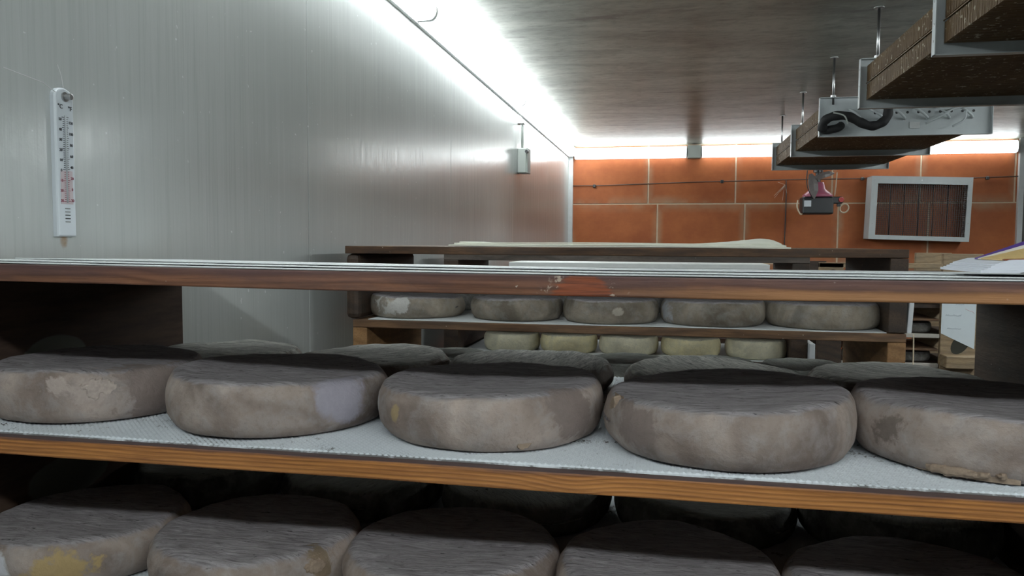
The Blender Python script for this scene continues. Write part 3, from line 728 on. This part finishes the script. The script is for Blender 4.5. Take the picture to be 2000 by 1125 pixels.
SA, SB = (.285, .222, .19), (.435, .36, .318)
TA, TB = (.17, .152, .158), (.39, .36, .375)
def side_pt(R, xo, z): return (xo, -math.sqrt(max(R*R-xo*xo, 0)), z)
def crust(parent, R, xo, z, w_, hgt, mat, seed, thick=.0035, name='flaked_rind'):
    """raised broken crust on the wheel's side, centred at side offset xo"""
    bm = bmesh.new(); a0 = math.asin(max(-1, min(1, xo/R))); nu, nv = 34, 22; G = []
    for i in range(nu+1):
        u = -1+2*i/nu; row = []
        for j in range(nv+1):
            v = -1+2*j/nv; q = Vector((u*w_*70+seed*7, v*hgt*70, seed))
            d = math.sqrt(u*u+v*v)+.55*noise.noise(q*.55)
            off = (.66-d)*.010+noise.noise(q*1.3)*.0020+noise.noise(q*3.1)*.0014
            rr = R+.0004+min(off, thick*.6) if off > 0 else R-.0045
            aa = a0+u*w_*.55/R
            row.append(bm.verts.new((rr*math.sin(aa), -rr*math.cos(aa), max(.0015, z+v*hgt*.55))))
        G.append(row)
    for i in range(nu):
        for j in range(nv): bm.faces.new((G[i][j], G[i+1][j], G[i+1][j+1], G[i][j+1]))
    return bm_obj(name, bm, mat, parent)
def wheel(label, x, y, z, me, mat, group, rot=0):
    o = bpy.data.objects.new('cheese_wheel', me); COL.objects.link(o)
    if not me.materials: me.materials.append(mat)
    o.material_slots[0].link = 'OBJECT'; o.material_slots[0].material = mat
    o.location = (x, y, z+EZ); o.rotation_euler = (0, 0, rot)
    return tag(o, label, 'cheese', group)

ZM1 = NZ-NS+MATZ; ZM2 = NZ-2*NS+MATZ
P = (.62, .51, .46)
R1 = .1165
pat = {
 0: [side_pt(R1, .070, .036)+(.028, .016, (.50, .42, .38), 1.0), side_pt(R1, .108, .02)+(.04, .05, (.25, .20, .18), 1.0)],
 1: [side_pt(R1, .100, .038)+(.034, .040, (.40, .375, .43), .22)],
 2: [side_pt(R1, -.112, .026)+(.022, .034, (.50, .48, .47), .5), side_pt(R1, -.074, .030)+(.005, .007, (.46, .34, .18), .5), side_pt(R1, .098, .034)+(.026, .03, (.25, .20, .18), 1.0)],
 3: [side_pt(R1, -.085, .026)+(.022, .026, (.25, .20, .18), 1.0)],
 4: [side_pt(R1, -.10, .030)+(.016, .02, (.19, .155, .135), 1.0)],
}
M_CR1 = plain('pinkish_crumb', (.43, .36, .32), .9, var=.4, scale=200)
M_CR2 = plain('yellow_crumb', (.42, .29, .14), .9, var=.5, scale=200)
M_CR3 = plain('brown_crumb', (.28, .21, .155), .9, var=.5, scale=200)
row1 = [(-.662, .806), (-.425, .797), (-.182, .800), (.060, .789), (.299, .800)]
lab1 = ['large grey cheese wheel with a flaking pinkish patch, left end of the pine shelf',
        'large grey cheese wheel with a lilac patch at its right side, on the pine shelf',
        'large grey cheese wheel with a small yellow spot, in the middle of the pine shelf',
        'largest grey cheese wheel, right of centre on the pine shelf, crumbs at its left side',
        'large grey cheese wheel cut by the right picture edge, flakes along its bottom rim']
RR = [.1135, .1155, .1155, .1185, .1175]
for i, ((x, y), l) in enumerate(zip(row1, lab1)):
    me = wheel_mesh(11+i, RR[i], [.0575, .0555, .0535, .0545, .0535][i], .0035, edge=.0095)
    sh = [1.0, .97, 1.06, .96, .95][i]
    m = rind('grey_rind', tuple(c*sh for c in SA), tuple(c*sh for c in SB), TA, TB, patches=pat[i])
    o = wheel(l, x, y, ZM1, me, m, 'cheese wheels in front on the pine shelf')
    if i == 0: crust(o, RR[i], .072, .036, .050, .028, M_CR1, 3, .003)
    if i == 2: crust(o, RR[i], .055, .012, .02, .014, M_CR3, 4, .001)
    if i == 3: crust(o, RR[i], -.108, .036, .022, .028, M_CR3, 5)
    if i == 4: crust(o, RR[i], -.055, .007, .075, .012, M_CR3, 6, .005)
row2 = [(-.650, 1.042, .036), (-.413, 1.038, .037), (-.181, 1.037, .039), (.058, 1.037, .032), (.292, 1.037, .033)]
lab2 = ['pale-topped cheese wheel, leftmost in the back row of the pine shelf',
        'flat pale-topped cheese wheel, second from the left in the back row of the pine shelf',
        'pale cheese wheel with a dark nick on top, middle of the pine shelf back row',
        'grey cheese wheel with wrinkled rind, second from the right in the pine shelf back row',
        'flat grey cheese wheel, rightmost in the back row of the pine shelf']
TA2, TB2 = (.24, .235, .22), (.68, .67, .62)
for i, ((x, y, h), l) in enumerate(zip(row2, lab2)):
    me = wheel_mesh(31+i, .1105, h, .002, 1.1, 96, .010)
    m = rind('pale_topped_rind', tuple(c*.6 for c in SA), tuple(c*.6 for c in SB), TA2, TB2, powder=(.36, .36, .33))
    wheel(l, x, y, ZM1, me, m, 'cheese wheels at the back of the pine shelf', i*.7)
row3 = [(-.661, .778), (-.443, .780), (-.222, .782), (.004, .780), (.233, .785)]
lab3 = ['cheese wheel with a yellow crumbling crust and a white patch, bottom left corner',
        'cheese wheel with a brown crusty nub at its right rim, at the bottom edge',
        'cheese wheel with a broken tan rim line, centre of the bottom edge',
        'cheese wheel half in shade at the bottom edge, right of centre',
        'dark shaded cheese wheel at the bottom edge, far right']
R3 = .1125
pat3 = {0: [side_pt(R3, -.020, .022)+(.022, .024, (.62, .62, .66), .35), side_pt(R3, .048, .028)+(.032, .016, (.50, .36, .16), .9)], 1: [side_pt(R3, .098, .035)+(.014, .016, (.22, .16, .10), .8)],
        2: [side_pt(R3, .04, .045)+(.03, .006, (.36, .27, .18), 1.0)], 3: [], 4: []}
for i, ((x, y), l) in enumerate(zip(row3, lab3)):
    rr3 = .1085 if i == 0 else R3-.001
    me = wheel_mesh(51+i, rr3, .0520, .002, edge=.0105)
    m = rind('lower_row_rind', SA, SB, TA, TB, patches=pat3[i])  # base rind colours unchanged, plus each wheel's own patches
    o = wheel(l, x, y, ZM2, me, m, 'cheese wheels at the bottom edge of the picture')
    if i == 0: crust(o, rr3, .045, .024, .05, .020, M_CR2, 13); crust(o, rr3, -.030, .042, .04, .010, M_CR3, 14)
    if i == 1: crust(o, R3, .095, .036, .024, .018, M_CR3, 15)
    if i == 2: crust(o, R3, .05, .042, .05, .008, M_CR3, 16, .001)
g4 = 'cheese wheels at the back of the lowest shelf'
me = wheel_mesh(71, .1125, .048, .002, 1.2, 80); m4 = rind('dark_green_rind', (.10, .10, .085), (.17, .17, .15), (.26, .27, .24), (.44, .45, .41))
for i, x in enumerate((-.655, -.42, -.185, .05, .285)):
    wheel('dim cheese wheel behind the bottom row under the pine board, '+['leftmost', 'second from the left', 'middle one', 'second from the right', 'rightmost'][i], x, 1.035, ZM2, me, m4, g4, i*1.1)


# booklet and papers on the front board
t = thing('papers', 'pile of loose white papers at the right end of the front board', 'paper', (.40, .73, NZ+.0040), None)
M_PAPER = plain('white_paper', (.58, .60, .66), .6, var=.05)
for k in range(5):
    def fz(x, y, k=k):
        u = (x+.1375)/.275
        return .0004+.0023*k*min(1, .35+u*9)+.0052*min(1, max(0, (u-.10)*5))*(1+.35*math.sin(u*7))*(1-.35*k/4)*max(0, 1-y*4)
    bm_obj('page', sheet(.275-.003*k, .10, .0022, fz, 60, 6), M_PAPER, t, (.0015*k, .0008*k, 0))
t = thing('booklet', 'open yellow booklet cover with a purple edge resting on the papers', 'booklet', (.284, .742, NZ+.0140))
def strip(y0, y1, h0, h1, th=.001, L=.24, nx=24, up=.37):
    bm = bmesh.new(); T = []; B = []
    for i in range(nx+1):
        x = L*i/nx; lift = up*x*(1+.25*math.sin(x*10)*.3)
        pa = Vector((x, y0, lift*h0+.001)); pb = Vector((x, y1, lift*h1+.001))
        T.append((bm.verts.new(pa), bm.verts.new(pb))); B.append((bm.verts.new(pa+Vector((0, th, th))), bm.verts.new(pb+Vector((0, th, th)))))
    for i in range(nx):
        bm.faces.new((T[i][0], T[i+1][0], T[i+1][1], T[i][1])); bm.faces.new((B[i][0], B[i][1], B[i+1][1], B[i+1][0]))
        bm.faces.new((T[i][0], B[i][0], B[i+1][0], T[i+1][0])); bm.faces.new((T[i][1], T[i+1][1], B[i+1][1], B[i][1]))
    bm.faces.new((T[0][0], T[0][1], B[0][1], B[0][0])); bm.faces.new((T[-1][0], B[-1][0], B[-1][1], T[-1][1]))
    return bm
bm_obj('yellow_cover', strip(.0, .047, .12, .70), plain('yellow_print', (.62, .44, .19), .45, var=.25, scale=8), t)
bm_obj('white_border', strip(.047, .054, .70, .86), plain('white_print', (.68, .62, .55), .45), t)
bm_obj('purple_edge', strip(.054, .062, .86, 1.02), plain('purple_print', (.09, .045, .24), .4), t)
bm_obj('brown_band', strip(-.004, .0, .0, .12), plain('brown_print', (.20, .05, .02), .45), t)

# ------------------------------------------------------------------ second rack
X0, X1, Y2 = -.722, .468, 1.66
RS = .168; RT = .0175; z2 = -.009; i = 0
lab = ['dark wooden shelf tray, topmost of the second rack, at eye level', 'shelf tray of the second rack carrying five grey cheese wheels', 'shelf tray of the second rack just below the five grey wheels']
while z2-RS > -EZ-.001:
    tray(lab[i] if i < 3 else ORD[i]+' shelf tray from the top of the second rack', X0+(.018 if i else 0), X1-(.0 if i else 0), Y2, .46, z2, RT, RS-RT, .40,
         (W_TOP2 if i == 0 else W_BROWN, W_BROWN, W_DARK if i == 0 else W_TAN), .034, 'shelf trays of the second rack', rw_r=.034, round_=(i == 0))
    z2 -= RS; i += 1
foot(X0+.02, X1-.02, Y2, .40, z2+RS-RS+.0, 'low wooden base under the second rack')
ZR = -.009-RS
for k, zz in enumerate((ZR, ZR-RS)):
    def fz(x, y): return .0004+.0004*math.sin(x*11)
    o = bm_obj('plastic_sheet', sheet(1.10, .42, .0014, fz, 40, 4), M_SHEET, None, (-.118, Y2+.004, zz+EZ)); tag(o, ['white plastic mat under the five grey wheels of the second rack', 'white plastic mat on the lower shelf of the second rack'][k], 'mat')
r2 = [(-.592, .112, .050), (-.344, .104, .050), (-.126, .107, .051), (.100, .111, .052), (.328, .113, .053)]
lab = ['grey cheese wheel with a large white patch, leftmost on the second rack', 'plain olive-grey cheese wheel, second from the left on the second rack', 'grey cheese wheel with a small white scar, middle of the second rack', 'grey cheese wheel with a pale bluish left end, second from right on the second rack', 'brownish grey cheese wheel, rightmost on the second rack']
p2 = {0: [side_pt(.11, -.030, .026)+(.050, .026, (.58, .57, .55), .8)], 1: [], 2: [side_pt(.107, .022, .028)+(.010, .008, (.50, .45, .38), .8)], 3: [side_pt(.111, -.100, .026)+(.020, .03, (.42, .43, .46), .6)], 4: []}
for i, ((x, r, h), l) in enumerate(zip(r2, lab)):
    me = wheel_mesh(91+i, r, h, .002, 1, 80)
    c = [1, .82, .82, .92, .92][i]
    m = rind('olive_grey_rind', (.235*c, .195*c, .150*c), (.39*c, .335*c, .27*c), TA, TB, patches=p2[i], powder=(.3, .3, .29))
    wheel(l, x, Y2+.005+r+.012*(x < -.2), ZR+.0022, me, m, 'cheese wheels in front on the second rack')
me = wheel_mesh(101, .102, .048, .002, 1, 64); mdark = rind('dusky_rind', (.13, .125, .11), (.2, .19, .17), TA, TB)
for i, x in enumerate((-.57, -.345, -.12, .105, .33)):
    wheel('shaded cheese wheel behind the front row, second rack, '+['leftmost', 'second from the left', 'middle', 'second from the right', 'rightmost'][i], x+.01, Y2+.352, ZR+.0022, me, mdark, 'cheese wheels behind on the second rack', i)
me = wheel_mesh(72, .105, .050, .002, 1.2, 80)
for j, (yy, nm) in enumerate(((.115, 'front'), (.335, 'back'))):
    for i, x in enumerate((-.57, -.345, -.105, .115, .335)):
        wheel('grey cheese wheel, second rack lower shelf, '+nm+' row, '+['leftmost', 'second from the left', 'middle', 'second from the right', 'rightmost'][i], x, Y2+yy, ZR-RS+.0022, me, m4, 'cheese wheels on the lower shelf of the second rack', i+j)
# curled sheets on its top board
for k in range(3):
    def fz(x, y, k=k):
        l_ = max(0, (-.33-x))/.15; r_ = max(0, (x-.13-.02*k))/.20
        tip = max(0, (x-.325))/.045
        return .0006+k*.0034+.0085*(.4+.7*k)*l_**1.3*(1-.3*y)+(.0170*min(r_, 1)**1.5-.014*tip**1.5)*(.35+.32*k)*min(1, y/.12)*(1+.03*math.sin(x*260))+.0006*math.sin(x*13+k)
    o = bm_obj('plastic_sheet', sheet(.735-.012*k, .30-.03*k, .0028, fz, 70, 20, .004), plain('cream_sheet', (.62, .62, .54), .6), None, (-.118+.0, Y2+.03+.025*k, -.009+EZ))
    tag(o, ['lowest pale sheet lying flat on top of the second rack', 'middle pale sheet on top of the second rack, ends slightly raised', 'uppermost pale sheet on top of the second rack with its ends curled up'][k], 'sheet', 'pale sheets on top of the second rack')
bm = bmesh.new(); box(bm, -.0045, .0045, 0, .10, 0, .115, .001)
tag(bm_obj('plastic_strip', bm, plain('white_strip', (.68, .70, .72), .4), None, (.4745, Y2+.006, ZR+.001+EZ), (0, math.radians(3), 0)), 'white plastic plate standing on edge at the right end of the second rack', 'plate')
bm = bmesh.new(); tube(bm, [(0, 0, 0), (.001, 0, -.05), (-.001, 0, -.16)], .0012, 6)
tag(bm_obj('string', bm, M_CREAM, None, (.480, Y2-.004, ZR+EZ)), 'thin pale string hanging from the right end of the second rack', 'string')

# ------------------------------------------------------------------ third rack (yellow cheeses)
X0, X1, Y3 = -.735, .425, 2.50
z3 = -.038; RS3 = .160; i = 0
lab = ['dark dusty shelf tray, topmost of the third rack', 'upper shelf tray of the third rack, hidden behind the grey wheels', 'dusty shelf tray of the third rack carrying the yellow cheeses']
while z3-RS3 > -EZ-.001:
    tray(lab[i] if i < 3 else ORD[i]+' shelf tray from the top of the third rack', X0, X1, Y3, .46, z3-(.004*i), .02, RS3-.02, .45, (W_GREY, W_GREY, W_DARK), .05, 'shelf trays of the third rack')
    z3 -= RS3+.004*0; i += 1
foot(X0, X1, Y3, .45, z3-.004*(i-1), 'low wooden base under the third rack')
ZY = -.038-2*RS3-.008
me = wheel_mesh(111, .094, .060, .002, .8, 64)
for i, x in enumerate((-.520, -.325, -.125, .078, .285)):
    c = (.74, .66, .42) if i % 2 else (.70, .65, .49)
    m = rind('yellow_rind', c, tuple(min(1, q*1.2) for q in c), (.35, .32, .25), (.45, .42, .33), powder=(.55, .54, .46), mottle=.3)
    wheel('young yellow cheese wheel on the third rack, '+['leftmost of five', 'second from the left', 'middle one of five', 'second from the right', 'rightmost of five'][i], x, Y3+.11, ZY+.0022, me, m, 'yellow cheese wheels on the third rack', i*1.3)
def fz(x, y): return .0004
tag(bm_obj('plastic_sheet', sheet(1.05, .42, .0014, fz, 10, 2), M_SHEET, None, (-.155, Y3+.004, ZY+EZ)), 'white plastic mat under the yellow cheeses', 'mat')
bm = bmesh.new(); box(bm, -.008, .008, 0, .3, 0, .075, .001)
tag(bm_obj('plastic_strip', bm, plain('white_strip', (.60, .63, .65), .4), None, (.434, Y3-.03, ZY-.01+EZ)), 'white plastic plate standing at the right end of the third rack', 'plate')

# ------------------------------------------------------------------ fourth rack
X0, X1, Y4 = -.72, .435, 3.50; z4 = -.110; i = 0
while z4-.16 > -EZ-.001:
    tray('shelf tray of the fourth rack under a thick white board' if i == 0 else ORD[i]+' shelf tray from the top of the fourth rack', X0, X1, Y4, .46, z4, .02, .14, .45, (W_DARK, W_GREY, W_DARK), .05, 'shelf trays of the fourth rack')
    z4 -= .16; i += 1
foot(X0, X1, Y4, .45, z4, 'low wooden base under the fourth rack')
bm = bmesh.new(); box(bm, -.575, .575, 0, .40, 0, .022, .002)
tag(bm_obj('white_board', bm, plain('white_board', (.62, .63, .62), .5), None, (-.143, Y4+.0, -.110+EZ)), 'thick white board lying on the fourth rack', 'board')

# ------------------------------------------------------------------ rack at the right, far back
XA, XB_, YR = .815, 1.63, 4.5
t = thing('storage_rack', 'wooden rack at the far right with pale posts and dim cheeses', 'rack', (XA, YR, -EZ))
def rp(name, x0, x1, y0, y1, z0, z1, mat, bev=.002):
    bm = bmesh.new(); box(bm, x0-XA, x1-XA, y0, y1, z0+EZ, z1+EZ, bev); return bm_obj(name, bm, mat, t)
rp('post', 1.437, 1.632, 0, .03, -EZ, -.045, W_PALE); rp('post', XA+.0, XA+.125, 0, .03, -.21, -.10, W_PALE); rp('post', XA, XA+.125, 0, .03, -EZ, -.21, W_DARK)
rp('post', 1.437, 1.632, .47, .50, -EZ, -.045, W_PALE); rp('post', XA, XA+.125, .47, .50, -EZ, -.10, W_DARK)
rp('top_beam', XA, 1.437, .0, .03, -.125, -.098, W_PALE)
for zz in (-.395, -.555): rp('shelf_board', XA+.13, 1.43, .010, .46, zz-.012, zz, W_BROWN)
shz = [-.318, -.478, -.638, -.80, -.96, -1.12, -1.28]
for zz in [-.150]+shz: rp('shelf_board', XA+.005, 1.627, .032, .468, zz-.022, zz, W_DARK)
bm = bmesh.new(); lathe(bm, [(.030, 0), (.030, .004), (.02, .006)], 20, 'Y', (.885-XA, -.004, -.165+EZ)); bm_obj('knot', bm, plain('dark_knot', (.06, .035, .02), .7), t)
bm = bmesh.new()
r = bmesh.ops.create_circle(bm, cap_ends=True, radius=1, segments=24)
for v in r['verts']: v.co = Vector((1.535-XA+v.co.x*.042+v.co.y*.02, -.0015, -.525+EZ+v.co.y*.055))
r = bmesh.ops.extrude_face_region(bm, geom=bm.faces[:]); bmesh.ops.translate(bm, vec=(0, .0012, 0), verts=[v for v in r['geom'] if isinstance(v, bmesh.types.BMVert)])
bm_obj('knot', bm, plain('dark_hollow', (.03, .03, .022), .8), t)
bm = bmesh.new(); box(bm, -.09, .09, -.10, 0, -.032, .032, .003); tag(bm_obj('wood_block', bm, W_PALE, None, (1.527, YR-.001, -.612+EZ)), 'pale wooden block jutting out below the white paper', 'block')
me = wheel_mesh(121, .10, .055, .002, .9, 48)
for k, zz in enumerate((-.318, -.478, -.638)):
    for i, x in enumerate((1.08, 1.335)):
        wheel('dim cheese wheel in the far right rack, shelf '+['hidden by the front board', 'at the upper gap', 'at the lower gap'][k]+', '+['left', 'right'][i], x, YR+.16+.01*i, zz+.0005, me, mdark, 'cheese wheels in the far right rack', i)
for k, zz in enumerate((-.478, -.638)):
    rp('shelf_edge', XA+.128, 1.434, .004, .030, zz-.02, zz+.002, plain('dusty_edge', (.40, .37, .33), .7))
# paper label with faint writing
t2 = thing('paper_label', 'white paper label with faint handwriting on the far right rack post', 'paper', (1.437, YR-.003, -.55))
bm = bmesh.new()
poly = [(0, .08), (.165, .0), (.168, .31), (.0, .31)]
va = [bm.verts.new((x, -.0008, z)) for x, z in poly]; vb = [bm.verts.new((x, .0, z)) for x, z in poly]
bm.faces.new(va); bm.faces.new(vb)
for k in range(4): bm.faces.new((va[k], va[(k+1) % 4], vb[(k+1) % 4], vb[k]))
bm_obj('sheet', bm, plain('label_paper', (.62, .68, .72), .6, var=.04), t2)
M_FAINT = plain('faint_ink', (.42, .46, .52), .6); M_FAINTR = plain('faint_red_ink', (.6, .42, .46), .6)
def scribble(pts, mat, r=.0012):
    bm = bmesh.new(); tube(bm, pts, r, 4); bm_obj('writing', bm, mat, t2)
for (x, z, n, s) in ((.07, .235, 5, .014), (.02, .175, 9, .009), (.03, .105, 8, .007)):
    scribble([(x+i*.0045, -.0012, z+s*(.9 if i % 2 else -.1)*(.6+.4*math.sin(i*2.3))) for i in range(n*2)], M_FAINT)
scribble([(.115, -.0012, .215), (.13, -.0012, .205), (.15, -.0012, .20), (.16, -.0012, .19)], M_FAINTR)

for o in bpy.data.objects:
    if o.parent is None and 'label' in o and len(o['label'].split()) > 16: print('LONG', o['label'])
